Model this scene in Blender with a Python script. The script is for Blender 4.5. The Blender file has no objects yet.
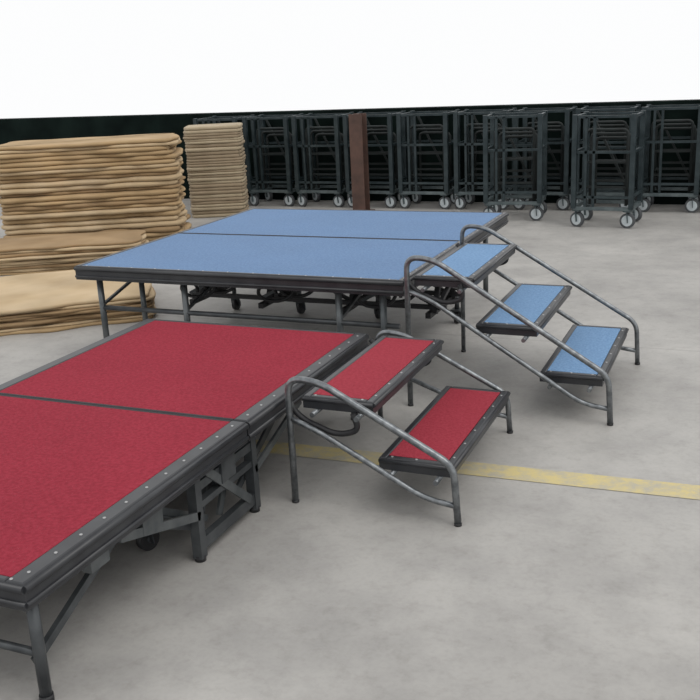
import bpy, bmesh, math, random
from mathutils import Vector, Matrix, noise
random.seed(4)
scene = bpy.context.scene
col = scene.collection
scene.view_settings.view_transform = 'Standard'
scene.view_settings.look = 'None'

# ------------------------------------------------------------ camera
CAMP = Vector((1.4715, -4.0389, 1.5235)); YAW, PIT, ROL, F = .4097, .2936, -.0487, 957.36
cy, sy, cp, sp, cr, sr = math.cos(YAW), math.sin(YAW), math.cos(PIT), math.sin(PIT), math.cos(ROL), math.sin(ROL)
FW = Vector((-sy*cp, cy*cp, -sp)); RT0 = Vector((cy, sy, 0)); UP0 = RT0.cross(FW)
RT = RT0*cr + UP0*sr; UP = -RT0*sr + UP0*cr
cam = bpy.data.cameras.new('camera'); co = bpy.data.objects.new('camera', cam); col.objects.link(co)
m = Matrix((RT, UP, -FW)).transposed().to_4x4(); m.translation = CAMP; co.matrix_world = m
cam.sensor_width = 36; cam.lens = F*36/700; cam.clip_end = 200
scene.camera = co
def at(px, py, z=0.0):
    d = FW + RT*((px-350)/F) - UP*((py-350)/F)
    return CAMP + d*((z-CAMP.z)/d.z)

# ------------------------------------------------------------ materials
def nodes(name):
    mt = bpy.data.materials.new(name); mt.use_nodes = True
    nt = mt.node_tree; b = nt.nodes['Principled BSDF']; return mt, nt, b
def mat(name, c1, c2=None, scale=8, rough=.6, metal=0, bump=0, bscale=None, detail=4, spec=.5, dist=.01, stain=0):
    mt, nt, b = nodes(name); c2 = c2 or c1
    tc = nt.nodes.new('ShaderNodeTexCoord')
    n = nt.nodes.new('ShaderNodeTexNoise'); n.inputs['Scale'].default_value = scale; n.inputs['Detail'].default_value = detail
    nt.links.new(tc.outputs['Object'], n.inputs['Vector'])
    r = nt.nodes.new('ShaderNodeValToRGB'); r.color_ramp.elements[0].position = .35; r.color_ramp.elements[1].position = .65
    r.color_ramp.elements[0].color = (*c1, 1); r.color_ramp.elements[1].color = (*c2, 1)
    nt.links.new(n.outputs['Fac'], r.inputs['Fac']); out = r.outputs['Color']
    if stain:
        n3 = nt.nodes.new('ShaderNodeTexNoise'); n3.inputs['Scale'].default_value = 2.2; n3.inputs['Detail'].default_value = 5
        nt.links.new(tc.outputs['Object'], n3.inputs['Vector'])
        r3 = nt.nodes.new('ShaderNodeValToRGB'); r3.color_ramp.elements[0].position = .35; r3.color_ramp.elements[1].position = .65
        k = 1-stain; r3.color_ramp.elements[0].color = (k, k, k, 1); nt.links.new(n3.outputs['Fac'], r3.inputs['Fac'])
        x = nt.nodes.new('ShaderNodeMix'); x.data_type = 'RGBA'; x.blend_type = 'MULTIPLY'; x.inputs[0].default_value = 1
        nt.links.new(out, x.inputs[6]); nt.links.new(r3.outputs['Color'], x.inputs[7]); out = x.outputs[2]
    nt.links.new(out, b.inputs['Base Color'])
    b.inputs['Roughness'].default_value = rough; b.inputs['Metallic'].default_value = metal
    b.inputs['Specular IOR Level'].default_value = spec
    if bump:
        n2 = nt.nodes.new('ShaderNodeTexNoise'); n2.inputs['Scale'].default_value = bscale or scale*4; n2.inputs['Detail'].default_value = 3
        nt.links.new(tc.outputs['Object'], n2.inputs['Vector'])
        bp = nt.nodes.new('ShaderNodeBump'); bp.inputs['Strength'].default_value = bump; bp.inputs['Distance'].default_value = dist
        nt.links.new(n2.outputs['Fac'], bp.inputs['Height']); nt.links.new(bp.outputs['Normal'], b.inputs['Normal'])
    return mt
M = {}
M['red'] = mat('red_carpet', (.25, .020, .036), (.32, .031, .052), 85, .95, bump=.5, bscale=220, spec=.2, stain=.08)
M['red_tread'] = mat('red_tread_carpet', (.28, .028, .044), (.35, .042, .062), 85, .95, bump=.5, bscale=220, spec=.2, stain=.06)
M['blue'] = mat('blue_carpet', (.080, .165, .330), (.125, .232, .405), 85, .65, bump=.3, bscale=220, spec=.5, stain=.07)
M['blue_tread'] = mat('blue_tread_carpet', (.135, .255, .44), (.20, .335, .53), 85, .9, bump=.5, bscale=220, spec=.3, stain=.05)
M['trim'] = mat('black_edge_trim', (.02, .021, .025), (.032, .034, .038), 12, .36)
M['tube'] = mat('grey_steel_tube', (.13, .14, .15), (.24, .255, .265), 45, .30, metal=.75)
M['frame'] = mat('dark_steel_frame', (.05, .055, .06), (.085, .092, .097), 14, .42, metal=.45)
M['grey'] = mat('grey_folding_bar', (.08, .09, .095), (.14, .15, .155), 14, .4, metal=.5)
M['black'] = mat('black_rubber', (.012, .012, .014), (.02, .02, .022), 20, .55)
M['screw'] = mat('zinc_screw', (.36, .36, .36), (.44, .44, .44), 20, .4, metal=.6)
M['spring'] = mat('zinc_fitting', (.18, .19, .20), (.27, .27, .27), 20, .35, metal=.7)
M['wood'] = mat('plywood_underside', (.04, .036, .032), (.06, .055, .05), 5, .8)
M['card'] = [mat('brown_card_%s' % w, a, b_, 3, .9, bump=.15, bscale=9, dist=.01, stain=.22, detail=2) for w, a, b_ in
             (('tan', (.39, .265, .135), (.47, .33, .18)), ('pale', (.47, .345, .20), (.55, .42, .265)), ('deep', (.29, .19, .095), (.37, .25, .135)))]
M['sheet'] = [mat('beige_sheet_%s' % w, a, b_, 4, .9, bump=.15, bscale=10, stain=.15, detail=2) for w, a, b_ in
              (('pale', (.38, .31, .205), (.45, .37, .26)), ('dull', (.28, .215, .14), (.35, .275, .185)))]
M['cart'] = mat('teal_grey_cart_steel', (.014, .025, .029), (.036, .052, .057), 10, .45, metal=.3)
M['cartlight'] = mat('galvanised_bar', (.075, .098, .104), (.14, .17, .175), 10, .45, metal=.4)
M['cartdark'] = mat('shade_toned_bar', (.006, .009, .009), (.012, .018, .018), 10, .7)  # shade among the parked carts is put into this near-black bar colour
M['tyre'] = mat('grey_rubber_tyre', (.05, .055, .06), (.08, .085, .09), 15, .6)
M['hub'] = mat('pale_wheel_hub', (.46, .51, .53), (.6, .65, .67), 15, .45)
M['rust'] = mat('red_brown_steel', (.062, .034, .026), (.105, .056, .042), 8, .7)
M['wall'] = mat('shade_toned_green_wall', (.002, .005, .0045), (.007, .014, .012), 2.5, .95, spec=.1)  # near-black green carries the shade of the dark background, no roof casts it

mt, nt, b = nodes('worn_concrete'); M['floor'] = mt
tc = nt.nodes.new('ShaderNodeTexCoord')
def noi(s, d, rough=.5):
    n = nt.nodes.new('ShaderNodeTexNoise'); n.inputs['Scale'].default_value = s; n.inputs['Detail'].default_value = d; n.inputs['Roughness'].default_value = rough
    nt.links.new(tc.outputs['Object'], n.inputs['Vector']); return n
def ramp(src, p0, c0, p1, c1):
    r = nt.nodes.new('ShaderNodeValToRGB'); e = r.color_ramp.elements
    e[0].position, e[1].position = p0, p1; e[0].color = (*c0, 1); e[1].color = (*c1, 1)
    nt.links.new(src, r.inputs['Fac']); return r.outputs['Color']
def mixc(a, b_, f, mode='MULTIPLY'):
    x = nt.nodes.new('ShaderNodeMix'); x.data_type = 'RGBA'; x.blend_type = mode; x.inputs[0].default_value = f
    nt.links.new(a, x.inputs[6]); nt.links.new(b_, x.inputs[7]); return x.outputs[2]
c = ramp(noi(.8, 5).outputs['Fac'], .34, (.325, .315, .30), .66, (.445, .432, .41))
c = mixc(c, ramp(noi(3.2, 8, .7).outputs['Fac'], .36, (.80, .80, .81), .58, (1, 1, 1)), .6)
c = mixc(c, ramp(noi(14, 6, .7).outputs['Fac'], .30, (.78, .77, .76), .5, (1, 1, 1)), .6)
c = mixc(c, ramp(noi(7, 9, .8).outputs['Fac'], .60, (1, 1, 1), .72, (.68, .67, .66)), .6)
c = mixc(c, ramp(noi(60, 3).outputs['Fac'], .35, (.88, .88, .88), .55, (1, 1, 1)), .4)
br = nt.nodes.new('ShaderNodeTexBrick'); br.offset = 0
br.inputs['Color1'].default_value = br.inputs['Color2'].default_value = (1, 1, 1, 1); br.inputs['Mortar'].default_value = (.75, .75, .75, 1)
br.inputs['Scale'].default_value = 1; br.inputs['Mortar Size'].default_value = .008; br.inputs['Brick Width'].default_value = 3.2; br.inputs['Row Height'].default_value = 3.6
mp = nt.nodes.new('ShaderNodeMapping'); mp.inputs['Location'].default_value = (.9, 2.6, 0)
nt.links.new(tc.outputs['Object'], mp.inputs['Vector']); nt.links.new(mp.outputs['Vector'], br.inputs['Vector'])
c = mixc(c, br.outputs['Color'], .6)
nt.links.new(c, b.inputs['Base Color']); b.inputs['Roughness'].default_value = .55; b.inputs['Specular IOR Level'].default_value = .35
bp = nt.nodes.new('ShaderNodeBump'); bp.inputs['Strength'].default_value = .12; bp.inputs['Distance'].default_value = .01
nt.links.new(noi(30, 6).outputs['Fac'], bp.inputs['Height']); nt.links.new(bp.outputs['Normal'], b.inputs['Normal'])
mt, nt, b = nodes('worn_yellow_paint'); M['yellow'] = mt
tc = nt.nodes.new('ShaderNodeTexCoord')
c = ramp(noi(9, 9, .8).outputs['Fac'], .38, (.40, .375, .31), .58, (.57, .475, .22))
nt.links.new(c, b.inputs['Base Color']); b.inputs['Roughness'].default_value = .8

# ------------------------------------------------------------ mesh builder
class MB:
    def __init__(s): s.v = []; s.f = []; s.sm = []
    def add(s, v, f, smooth=False):
        o = len(s.v); s.v += [tuple(p) for p in v]; s.f += [tuple(i+o for i in q) for q in f]; s.sm += [smooth]*len(f); return s
    def box(s, a, b_, bev=0):
        x0, y0, z0 = a; x1, y1, z1 = b_
        if bev <= 0:
            return s.add([(x0,y0,z0),(x1,y0,z0),(x1,y1,z0),(x0,y1,z0),(x0,y0,z1),(x1,y0,z1),(x1,y1,z1),(x0,y1,z1)],
                         [(3,2,1,0),(4,5,6,7),(0,1,5,4),(1,2,6,5),(2,3,7,6),(3,0,4,7)])
        v = []; e = bev
        for z, i in ((z0, 0), (z1-e, 0), (z1-e*.3, e*.35), (z1, e)):
            v += [(x0+i,y0+i,z),(x1-i,y0+i,z),(x1-i,y1-i,z),(x0+i,y1-i,z)]
        f = [(3,2,1,0),(12,13,14,15)]
        for r in range(3):
            for k in range(4): f.append((r*4+k, r*4+(k+1)%4, r*4+4+(k+1)%4, r*4+4+k))
        return s.add(v, f)
    def tube(s, pts, r, n=12, closed=False, caps=True):
        pts = [Vector(p) for p in pts]; N = len(pts)
        def tan(i):
            if closed: return (pts[(i+1) % N]-pts[i-1]).normalized()
            if i == 0: return (pts[1]-pts[0]).normalized()
            if i == N-1: return (pts[-1]-pts[-2]).normalized()
            return ((pts[i+1]-pts[i]).normalized()+(pts[i]-pts[i-1]).normalized()).normalized()
        t = tan(0); u = t.orthogonal().normalized(); V = []
        for i in range(N):
            t2 = tan(i); u = (u - t2*u.dot(t2)).normalized(); w = t2.cross(u)
            for k in range(n):
                a = 2*math.pi*k/n; V.append(pts[i]+u*math.cos(a)*r+w*math.sin(a)*r)
        Fc = []
        for i in range(N if closed else N-1):
            for k in range(n):
                j = (i+1) % N
                Fc.append((i*n+k, i*n+(k+1) % n, j*n+(k+1) % n, j*n+k))
        s.add(V, Fc, True)
        if caps and not closed:
            o = len(s.v)-len(V)
            s.f.append(tuple(o+k for k in reversed(range(n)))); s.sm.append(False)
            s.f.append(tuple(o+(N-1)*n+k for k in range(n))); s.sm.append(False)
        return s
    def bar(s, a, b_, w, h=None):
        a, b_ = Vector(a), Vector(b_); h = h or w; t = (b_-a).normalized()
        ref = Vector((0, 0, 1)) if abs(t.z) < .9 else Vector((1, 0, 0))
        u = t.cross(ref).normalized()*w/2; q = u.cross(t).normalized()*h/2
        return s.add([a-u-q, a+u-q, a+u+q, a-u+q, b_-u-q, b_+u-q, b_+u+q, b_-u+q],
                     [(0,1,2,3),(7,6,5,4),(0,4,5,1),(1,5,6,2),(2,6,7,3),(3,7,4,0)])
    def cyl(s, a, b_, r, n=20): return s.tube([a, b_], r, n)
    def build(s, name, material, parent=None, loc=(0, 0, 0)):
        me = bpy.data.meshes.new(name); me.from_pydata(s.v, [], s.f); me.update()
        for p, k in zip(me.polygons, s.sm): p.use_smooth = k
        bm = bmesh.new(); bm.from_mesh(me); bmesh.ops.recalc_face_normals(bm, faces=bm.faces); bm.to_mesh(me); bm.free()
        me.materials.append(material)
        o = bpy.data.objects.new(name, me); col.objects.link(o); o.parent = parent; o.location = loc
        return o
def fillet(pts, rads, n=7):
    pts = [Vector(p) for p in pts]; out = [pts[0]]
    for i in range(1, len(pts)-1):
        p, a, b_, r = pts[i], pts[i-1], pts[i+1], rads[i-1]
        if r <= 0: out.append(p); continue
        d0, d1 = (a-p).normalized(), (b_-p).normalized()
        A, B = p+d0*r, p+d1*r
        for k in range(n+1):
            t = k/n; out.append(A*(1-t)**2+p*2*t*(1-t)+B*t*t)
    out.append(pts[-1]); return out
def thing(name, label, cat, loc=(0, 0, 0), rz=0, group=None):
    o = bpy.data.objects.new(name, None); col.objects.link(o); o.location = loc; o.rotation_euler.z = rz
    o.empty_display_size = .1
    o['label'] = label; o['category'] = cat
    if group: o['group'] = group
    return o
def copy_tree(o, parent=None):
    c_ = o.copy(); col.objects.link(c_); c_.parent = parent
    for ch in o.children: copy_tree(ch, c_)
    return c_

# ------------------------------------------------------------ setting
YW = 5.98
fl = MB().add([(-16,-9,0),(12,-9,0),(12,YW,0),(-16,YW,0)], [(0,1,2,3)]).build('floor', M['floor']); fl['kind'] = 'structure'
wl = MB().box((-16, YW, 0), (12, YW+.2, 1.0)).build('wall_back', M['wall']); wl['kind'] = 'structure'
a, b2 = at(200, 440), at(860, 510); d = (b2-a).normalized(); nrm = Vector((-d.y, d.x, 0))*.06
ln = MB().add([a-nrm+Vector((0,0,.002)), b2-nrm+Vector((0,0,.002)), b2+nrm+Vector((0,0,.002)), a+nrm+Vector((0,0,.002))], [(0,1,2,3)]).build('trim_1', M['yellow']); ln['kind'] = 'structure'

# ------------------------------------------------------------ screws
screw_me = None
def screw(parent, loc):
    global screw_me
    if screw_me is None:
        o = MB().cyl((0,0,-.002), (0,0,.002), .0045, 8).build('screw', M['screw'], parent, loc); screw_me = o.data
        return o
    o = bpy.data.objects.new('screw', screw_me); col.objects.link(o); o.parent = parent; o.location = loc; return o

# ------------------------------------------------------------ folding stages
def panel(root, x0, x1, y0, y1, H, cm, bw, sides):
    l, r, f, k = bw; g = .004; T = .075
    mb = MB(); x0 += g*.3; x1 -= g*.3; y0 += g; y1 -= g
    mb.box((x0,y0,H-T), (x0+l,y1,H), .006); mb.box((x1-r,y0,H-T), (x1,y1,H), .006)
    mb.box((x0+l,y0,H-T), (x1-r,y0+f,H), .006); mb.box((x0+l,y1-k,H-T), (x1-r,y1,H), .006)
    if 'r' in sides: mb.tube([(x1,y0,H-.016),(x1,y1,H-.016)], .011, 8); mb.tube([(x1,y0,H-.058),(x1,y1,H-.058)], .008, 8)
    if 'f' in sides: mb.tube([(x0,y0,H-.016),(x1,y0,H-.016)], .011, 8); mb.tube([(x0,y0,H-.058),(x1,y0,H-.058)], .008, 8)
    if 'l' in sides: mb.tube([(x0,y0,H-.016),(x0,y1,H-.016)], .011, 8)
    if 'k' in sides: mb.tube([(x0,y1,H-.016),(x1,y1,H-.016)], .011, 8)
    p = mb.build('deck_panel', M['trim'], root)
    MB().box((x0+l,y0+f,H-.03), (x1-r,y1-k,H-.002)).build('carpet', cm, p)
    MB().box((x0+.01,y0+.01,H-.05), (x1-.01,y1-.01,H-.031)).build('board', M['wood'], p)
    if 'r' in sides:
        n = 11
        for i in range(n): screw(p, (x1-r*.45, y0+(i+.5)*(y1-y0)/n, H))
    if 'f' in sides:
        n = 13
        for i in range(n): screw(p, (x0+(i+.5)*(x1-x0)/n, y0+f*.45, H))
    return p
def leg(root, x, y, H, r=.016, square=False, mk='frame'):
    if square: o = MB().bar((x, y, .012), (x, y, H-.07), .034).build('leg', M[mk], root)
    else: o = MB().tube([(x, y, 0.012), (x, y, H-.07)], r, 12).build('leg', M[mk], root)
    MB().cyl((x, y, 0), (x, y, .02), r*1.15).build('rubber_foot', M['black'], o)
    return o
def caster(root, x, y, ztop, r=.055, rz=0):
    mb = MB(); w = .018
    mb.box((-.035,-.03,2*r+.012), (.035,.03,2*r+.02)); mb.cyl((0,0,2*r+.02), (0,0,ztop), .014, 12)
    mb.bar((-.0,-w,2*r+.014), (.012,-w,r-.01), .03, .004); mb.bar((0,w,2*r+.014), (.012,w,r-.01), .03, .004)
    o = mb.build('caster', M['frame'], root, (x, y, 0)); o.rotation_euler.z = rz
    MB().tube([(.012,-.013,r), (.012,.013,r)], r, 22).build('wheel', M['black'], o)
    MB().tube([(.012,-.017,r), (.012,.017,r)], r*.3, 16).build('hub', M['frame'], o)
    return o
def coil(root, a, b_, r=.02, turns=12):
    a, b_ = Vector(a), Vector(b_); t = (b_-a).normalized(); u = t.orthogonal().normalized(); w = t.cross(u); n = turns*9
    MB().tube([a+(b_-a)*(i/n)+u*math.cos(i*2*math.pi/9)*r+w*math.sin(i*2*math.pi/9)*r for i in range(n+1)], .0045, 6).build('coil_spring', M['spring'], root)
def stage(name, label, loc, W, P, H, cm, bw_side, bw_front, seam):
    root = thing(name, label, 'stage', loc)
    s = bw_side; f = bw_front
    panel(root, -W, 0, 0, P, H, cm, (s, s, f, seam), 'rfl')
    panel(root, -W, 0, P, 2*P, H, cm, (s, s, seam, f), 'rkl')
    z = H-.085
    for k in (0, 1):
        y0, y1 = k*P+.14, (k+1)*P-.10
        mb = MB()
        for x in (-W+.05, -W*.5, -.05): mb.bar((x, y0, z), (x, y1, z), .025, .03)
        for y in (y0, y1): mb.bar((-W+.05, y, z), (-.05, y, z), .025, .03)
        mb.build('under_frame', M['frame'], root)
    return root
# blue stage
Wb, Pb, Hb = 1.86, .998, .545
bs = stage('folding_stage', 'blue carpeted folding stage with black edging and steel legs beside cardboard stacks', (0, 0, 0), Wb, Pb, Hb, M['blue'], .03, .022, .010)
xs = (-1.76, -1.23, -.36, -.13)
for y in (.07, 1.93):
    for x in xs: leg(bs, x, y, Hb, .017, mk='grey')
    MB().tube([(-1.76, y, .305), (-.05, y, .305)], .013).build('low_rail', M['frame'], bs)
leg(bs, -1.60, .22, Hb, .015, mk='grey')
for x in (-1.76, -1.23, -.36):
    MB().bar((x, .08, .32), (x, .60, Hb-.09), .014).build('brace', M['frame'], bs)
    MB().bar((x, 1.92, .32), (x, 1.40, Hb-.09), .014).build('brace', M['frame'], bs)
for x in (-1.62, -1.15, -.62, -.12):
    MB().bar((x, .82, .17), (x, .95, Hb-.1), .028).build('centre_post', M['black'], bs)
    MB().bar((x, 1.18, .17), (x, 1.05, Hb-.1), .028).build('centre_post', M['black'], bs)
    MB().bar((x+.03, .80, .36), (x+.03, 1.20, .22), .022).build('linkage', M['black'], bs)
    MB().bar((x+.03, .80, .22), (x+.03, 1.20, .36), .022).build('linkage', M['black'], bs)
    caster(bs, x, 1.24, .18, .035, 1.5)
    MB().bar((x-.02, .76, .17), (x-.02, 1.28, .17), .03).build('wheel_rail', M['black'], bs)
for y in (.84, 1.16):
    for z in (.20, .37):
        MB().bar((-1.68, y, z), (-.06, y, z), .024).build('crossbar', M['black'], bs)
for (xa, xb) in ((-1.15, -.62), (-.62, -.12)):
    for y in (.86, 1.14):
        MB().bar((xa, y, .19), (xb, y, Hb-.10), .018).build('scissor_bar', M['black'], bs)
        MB().bar((xb, y+.022, .19), (xa, y+.022, Hb-.10), .018).build('scissor_bar', M['black'], bs)
for x in (-1.36, -.88, -.30):
    for k, (dx, yy) in enumerate(((0, .3), (.07, .42))):
        pts = [(x+dx+.06*math.cos(t_)*(1+.10*t_), yy+.02*t_, Hb-.19+.05*math.sin(t_)) for t_ in [i*.35 for i in range(22)]]
        MB().tube(pts, .010, 8).build('safety_cable', M['black'], bs)
    MB().tube([(x-.1, .35, Hb-.12), (x-.1, .84, .24)], .018, 12).build('gas_spring', M['black'], bs)
    MB().tube([(x-.22, .45, Hb-.12), (x-.05, .84, .38)], .013, 12).build('gas_spring', M['black'], bs)
    coil(bs, (x+.02, .25, Hb-.115), (x+.24, .25, Hb-.115), .02, 12)
    MB().box((x-.05,.74,.35), (x+.10,.84,.45), .01).build('lock_box', M['black'], bs)
    MB().bar((x-.18, .60, .27), (x+.12, .62, .42), .018).build('linkage', M['frame'], bs)
# red stage
Wr, Pr, Hr, XR, YR = 1.141, 1.10, .381, -.056, -.319
Y0r = YR-2*Pr
rs = stage('folding_stage', 'red carpeted folding stage with black edging in front of the blue stage', (XR, Y0r, 0), Wr, Pr, Hr, M['red'], .055, .022, .011)
LY = (.07, .82, 1.19, 2.13)
for y in LY:
    for x in (-.05, -Wr+.05): leg(rs, x, y, Hr, .016, square=(.5 < y < 1.5))
    MB().tube([(-Wr+.05, y, .14), (-.05, y, .14)], .011).build('crossbar', M['frame'], rs)
for x in (-.05, -Wr+.05):
    MB().bar((x-.02, .07, .11), (x-.02, .45, Hr-.1), .016, .024).build('brace', M['frame'], rs)
    MB().bar((x-.02, 2.13, .11), (x-.02, 1.75, Hr-.1), .016, .024).build('brace', M['frame'], rs)
    for z, k in ((.055, .040), (.19, .022), (.255, .03)): MB().bar((x, .82, z), (x, 1.19, z), .026, k).build('channel', M['frame'], rs)
    MB().bar((x+.014, 1.14, .07), (x+.014, .88, .29), .008, .03).build('linkage', M['grey'], rs)
    MB().bar((x-.03, 1.00, .07), (x-.03, 1.12, .30), .01, .03).build('linkage', M['grey'], rs)
    MB().bar((x-.06, .92, .07), (x-.06, 1.02, .30), .01, .026).build('linkage', M['frame'], rs)
    MB().bar((x+.012, .42, .285), (x+.012, .82, .16), .010, .028).build('linkage', M['grey'], rs)
    MB().bar((x-.02, .50, .285), (x-.02, .86, .10), .010, .028).build('linkage', M['frame'], rs)
    MB().bar((x-.05, .60, .285), (x-.05, .95, .08), .014, .022).build('linkage', M['grey'], rs)
    MB().bar((x+.012, 1.58, .285), (x+.012, 1.19, .16), .010, .028).build('linkage', M['grey'], rs)
    MB().bar((x-.03, 1.48, .285), (x-.03, 1.12, .10), .010, .028).build('linkage', M['frame'], rs)
    MB().box((x-.012,.96,.21), (x+.022,1.05,.30), .006).build('hinge_bracket', M['frame'], rs)
    MB().box((x-.012,.52,.24), (x+.018,.62,.305), .006).build('hinge_bracket', M['grey'], rs)
    MB().box((x-.012,.28,.25), (x+.018,.36,.305), .006).build('hinge_bracket', M['grey'], rs)
    coil(rs, (x-.05, .85, .245), (x-.05, 1.15, .245), .018, 14)
for x in (-.26, -.55, -Wr+.24):
    MB().bar((x, .78, .13), (x, 1.26, .13), .03).build('wheel_rail', M['frame'], rs)
    caster(rs, x, .82, .13, .04, 1.3); caster(rs, x, 1.22, .13, .04, 1.7)
    MB().bar((x, .84, .13), (x, .98, Hr-.09), .026).build('centre_post', M['frame'], rs)
    MB().bar((x, 1.20, .13), (x, 1.08, Hr-.09), .026).build('centre_post', M['frame'], rs)
    MB().tube([(x-.05, .45, Hr-.1), (x-.05, .85, .18)], .016).build('gas_spring', M['black'], rs)
    MB().tube([(x-.05, 1.6, Hr-.1), (x-.05, 1.2, .18)], .016).build('gas_spring', M['black'], rs)

# ------------------------------------------------------------ stairs
def stairs(label, loc, n, tops, e, cm, g=.055, de_far=-.03, zf=.215, S=.862):
    a, t, dd = .0963, .2803, .2665; mY, T = .0375, .787
    root = thing('stage_steps', label, 'steps', loc)
    for y, Htop, de, ze in ((0, tops[0], 0, .215), (S, tops[1], de_far, zf)):
        e1 = e+de
        pts = fillet([(g, y, .004), (g, y, Htop), (g+.12, y, Htop-.005), (e1-.012, y, ze), (e1, y, .004)], [.055, .06, .05])
        o = MB().tube(pts, .0125 if y == 0 else .0115, 14).build('side_rail', M['tube'], root)
        for x in (g, e1): MB().cyl((x, y, 0), (x, y, .010), .0132).build('rubber_foot', M['black'], o)
        z0 = Htop-.15
        pts = fillet([(g, y, z0), (g+.11, y, z0-.04), (e1-.12, y, .085), (e1, y, .07)], [.05, .06])
        MB().tube(pts, .0105, 12).build('lower_rail', M['tube'], root)
    for i in range(n):
        z = .2*(n-i); X0 = a+i*t; X1 = X0+dd; b_ = .028; H = .045
        mb = MB()
        mb.box((X0,mY,z-H), (X0+b_,mY+T,z), .006); mb.box((X1-b_,mY,z-H), (X1,mY+T,z), .006)
        mb.box((X0+b_,mY,z-H), (X1-b_,mY+b_,z), .006); mb.box((X0+b_,mY+T-b_,z-H), (X1-b_,mY+T,z), .006)
        mb.tube([(X1,mY,z-.012), (X1,mY+T,z-.012)], .009, 8); mb.tube([(X0,mY,z-.012), (X1,mY,z-.012)], .008, 8)
        tr = mb.build('tread', M['trim'], root)
        MB().box((X0+b_,mY+b_,z-.028), (X1-b_,mY+T-b_,z-.001)).build('carpet', cm, tr)
        MB().box((X0+.01,mY+.01,z-.04), (X1-.01,mY+T-.01,z-.029)).build('board', M['wood'], tr)
        for k in range(6): screw(tr, (X1-b_*.5, mY+(k+.5)*T/6, z))
        for k in (0, 1, 2): screw(tr, (X0+(k+.5)*dd/3, mY+b_*.5, z))
        for x in (X0+.05, X1-.05):
            MB().tube([(x, 0, z-.055), (x, S, z-.055)], .0095, 10).build('crossbar', M['tube'], root)
    for y in (.03, S-.03):
        Ht = tops[0]
        pts = fillet([(g-.02, y, Ht-.10), (g+.03, y, Ht-.16), (g+.17, y, Ht-.21), (g+.25, y, Ht-.18), (g+.23, y, Ht-.12)], [.04, .05, .03])
        MB().tube(pts, .011, 10).build('hook_arm', M['black'], root)
    return root
stairs('blue carpeted three tread steps with curved steel side rails at the blue stage', (0, -.158, 0), 3, (.69, .68), .965, M['blue_tread'], .075, .01)
stairs('red carpeted two tread steps with curved steel side rails at the red stage', (XR, -1.22, 0), 2, (.475, .405), .6702, M['red_tread'], .06, -.03, .17)

# ------------------------------------------------------------ background carts
def make_cart(label, W=.5, D=.42, Hc=.98):
    root = thing('storage_cart', label, 'cart', (0, 0, 0), 0, 'steel carts parked along the back')
    zb = .17
    mb = MB(); mb.bar((0,0,zb), (W,0,zb), .03); mb.bar((0,D,zb), (W,D,zb), .03); mb.bar((0,0,zb), (0,D,zb), .03); mb.bar((W,0,zb), (W,D,zb), .03)
    mb.build('base_frame', M['cartlight'], root)
    for x in (0, W):
        for y in (0, D): MB().bar((x,y,zb), (x,y,Hc), .042).build('upright', M['cart'], root)
    for x in (W*.2, W*.34): MB().bar((x,0,zb), (x,0,Hc-.02), .022).build('upright', M['cart'], root)
    for z in (.27, .66, Hc-.02):
        mb = MB()
        mb.bar((0,0,z), (W,0,z), .022); mb.bar((0,D,z), (W,D,z), .022); mb.bar((0,0,z), (0,D,z), .022); mb.bar((W,0,z), (W,D,z), .022)
        mb.build('side_bar', M['cart'], root)
    MB().bar((W-.05,.36,.2), (.08,.36,.93), .02).build('brace', M['cartdark'], root)
    for i in range(3):
        y = .14+i*.06; x0, x1 = .07+i*.03, W-.07+i*.015
        MB().tube(fillet([(x0,y,.18), (x0,y,.84-i*.04), (x1,y,.84-i*.04), (x1,y,.18)], [.05,.05]), .014, 8).bar((x0,y,.34+i*.05), (x1,y,.34+i*.05), .02).bar((x0,y,.56), (x1,y,.56), .02).build('folded_frame', M['cartdark'], root)
    for x in (.03, W-.03):
        for y in (.03, D-.03):
            o = MB().box((-.035,-.035,.142), (.035,.035,.155)).bar((0,-.024,.144), (.01,-.024,.05), .034, .004).bar((0,.024,.144), (.01,.024,.05), .034, .004).build('caster', M['cartlight'], root, (x, y, 0))
            o.rotation_euler.z = random.uniform(-.7, .7)
            MB().tube([(0,-.017,.066), (0,.017,.066)], .066, 22).build('wheel', M['tyre'], o)
            MB().tube([(0,-.020,.066), (0,.020,.066)], .048, 18).build('hub', M['hub'], o)
    return root
cart0 = make_cart('steel storage cart on casters standing by itself right of the blue stage corner')
q = at(486, 221); cart0.location = (q.x, q.y, 0); cart0.rotation_euler.z = .1
c_ = copy_tree(cart0); q = at(573, 227); c_.location = (q.x, q.y, 0); c_.rotation_euler.z = -.06
c_['label'] = 'steel storage cart on casters standing furthest forward at the right'
nm = ['leftmost', 'second from left', 'third from left', 'fourth from left', 'fifth from left', 'sixth from left', 'seventh from left', 'eighth from left', 'ninth from left', 'rightmost']
for i in range(10):
    c_ = copy_tree(cart0); c_.location = (-4.4+i*.605, 5.47+random.uniform(-.02, .02), 0)
    c_.rotation_euler.z = random.uniform(-.012, .012); c_['label'] = 'steel storage cart in the row against the dark wall, '+nm[i]; c_['group'] = 'row of steel carts against the wall'
q = at(366, 210)
po = thing('steel_post', 'red-brown steel post standing in front of the cart row', 'post', (q.x, 5.22, 0))
MB().box((-.07,-.07,.012), (.07,-.058,1.0)).box((-.07,.058,.012), (.07,.07,1.0)).box((-.008,-.058,.012), (.008,.058,1.0)).build('column', M['rust'], po)
MB().box((-.11,-.11,0), (.11,.11,.012)).build('base_plate', M['rust'], po)

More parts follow.
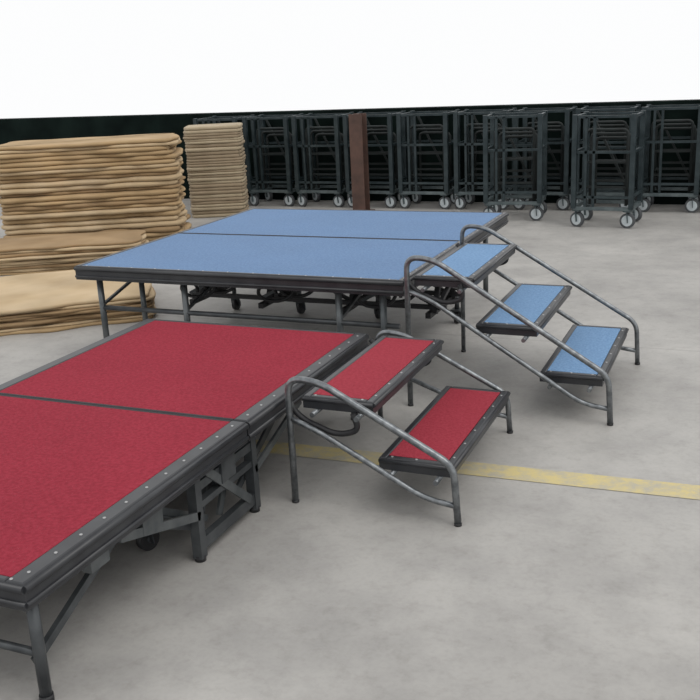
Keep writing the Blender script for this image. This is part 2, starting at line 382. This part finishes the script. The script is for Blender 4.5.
# ------------------------------------------------------------ cardboard stacks
def slab(name, label, cat, group, L, D, th, material, loc, rz, seed, wob=.02, bulge=1.0):
    per = []; nL, nD = 44, 22
    for k in range(nL): per.append((-L+L*k/nL, 0, 0, -1))
    for k in range(nD): per.append((0, D*k/nD, 1, 0))
    for k in range(nL): per.append((-L*k/nL, D, 0, 1))
    for k in range(nD): per.append((-L, D-D*k/nD, -1, 0))
    R = .09
    def rc(x, y):
        cx = min(max(x, -L+R), -R); cy_ = min(max(y, R), D-R); dx, dy = x-cx, y-cy_
        l = math.hypot(dx, dy)
        if dx and dy and l > R: dx, dy = dx/l*R, dy/l*R
        return cx+dx, cy_+dy
    N = len(per); V = []; Fc = []; K = 6
    for k in range(K+1):
        an = -math.pi/2+math.pi*k/K
        for i, (x, y, nx, ny) in enumerate(per):
            w = noise.noise(Vector((x*4+seed*3.1, y*4, seed*1.7)))*wob*1.6
            o = w+math.cos(an)*th*.5*bulge-th*.5
            X, Y = rc(x, y)
            V.append((X+nx*o, Y+ny*o, th/2+math.sin(an)*th/2))
    for k in range(K):
        for i in range(N):
            j = (i+1) % N; Fc.append((k*N+i, k*N+j, (k+1)*N+j, (k+1)*N+i))
    mb = MB(); mb.add(V, Fc, True)
    mb.f.append(tuple(reversed(range(N)))); mb.sm.append(False)
    mb.f.append(tuple(K*N+i for i in range(N))); mb.sm.append(False)
    o = mb.build(name, material, None, loc); o.rotation_euler.z = rz
    o['label'] = label; o['category'] = cat; o['group'] = group
    return o
def ordinal(i):
    w = ['bottom', 'second', 'third', 'fourth', 'fifth', 'sixth', 'seventh', 'eighth', 'ninth', 'tenth', 'eleventh', 'twelfth', 'thirteenth', 'fourteenth', 'fifteenth', 'sixteenth', 'seventeenth', 'eighteenth', 'nineteenth', 'twentieth']
    return w[i] if i < 20 else 'twenty-'+['first', 'second', 'third', 'fourth', 'fifth', 'sixth', 'seventh', 'eighth', 'ninth'][i-20]
def pile(name, what, cat, group, where, corner, n, th, L, D, mats, rz, wob, bulge=1.0, jit=.02):
    x, y = corner; z = 0
    for i in range(n):
        w = 'topmost' if i == n-1 else (ordinal(i) if i == 0 else ordinal(i)+' from bottom')
        h = th*random.uniform(.7, 1.3)
        slab(name, '%s, %s of %s' % (what, w, where), cat, group, L, D, h-.0004, random.choice(mats),
             (x+random.uniform(-jit, jit), y+random.uniform(-jit, jit), z), rz+random.uniform(-.018, .018), i+int(x*10), wob, bulge)
        z += h
q = at(183, 240)
pile('cardboard_bundle', 'brown cardboard bundle', 'cardboard', 'cardboard bundles in the tall stack', 'the tall stack at far left', (q.x, q.y), 23, .042, 1.6, .8, M['card'], .5, .035, 1.4, .018)
q = at(142, 267)
pile('cardboard_sheet', 'broad brown cardboard sheet', 'cardboard', 'cardboard sheets in the low pile', 'the low pile before the tall stack', (q.x, q.y), 10, .020, 1.3, .58, M['card'], .5, .028, .9, .022)
q = at(154, 319)
pile('cardboard_sheet', 'broad brown cardboard sheet', 'cardboard', 'cardboard sheets beside the blue stage', 'the pile nearest the blue stage', (q.x, q.y), 9, .019, 1.3, 1.08, M['card'], .66, .028, .9, .022)
q = at(247, 216)
pile('beige_sheet', 'flat beige sheet', 'sheet', 'beige sheets in the stack behind', 'the beige stack', (q.x, q.y), 29, .031, .6, .45, M['sheet'], .42, .006, .8, .005)

# ------------------------------------------------------------ light
w = bpy.data.worlds.new('overcast_sky'); scene.world = w; w.use_nodes = True
w.node_tree.nodes['Background'].inputs['Color'].default_value = (.98, .985, .99, 1)
w.node_tree.nodes['Background'].inputs['Strength'].default_value = 1.0
su = bpy.data.lights.new('sun', 'SUN'); su.energy = 1.0; su.angle = .7; su.color = (1, .97, .93)
so = bpy.data.objects.new('sun', su); col.objects.link(so); so.rotation_euler = (math.radians(12), math.radians(32), 0)
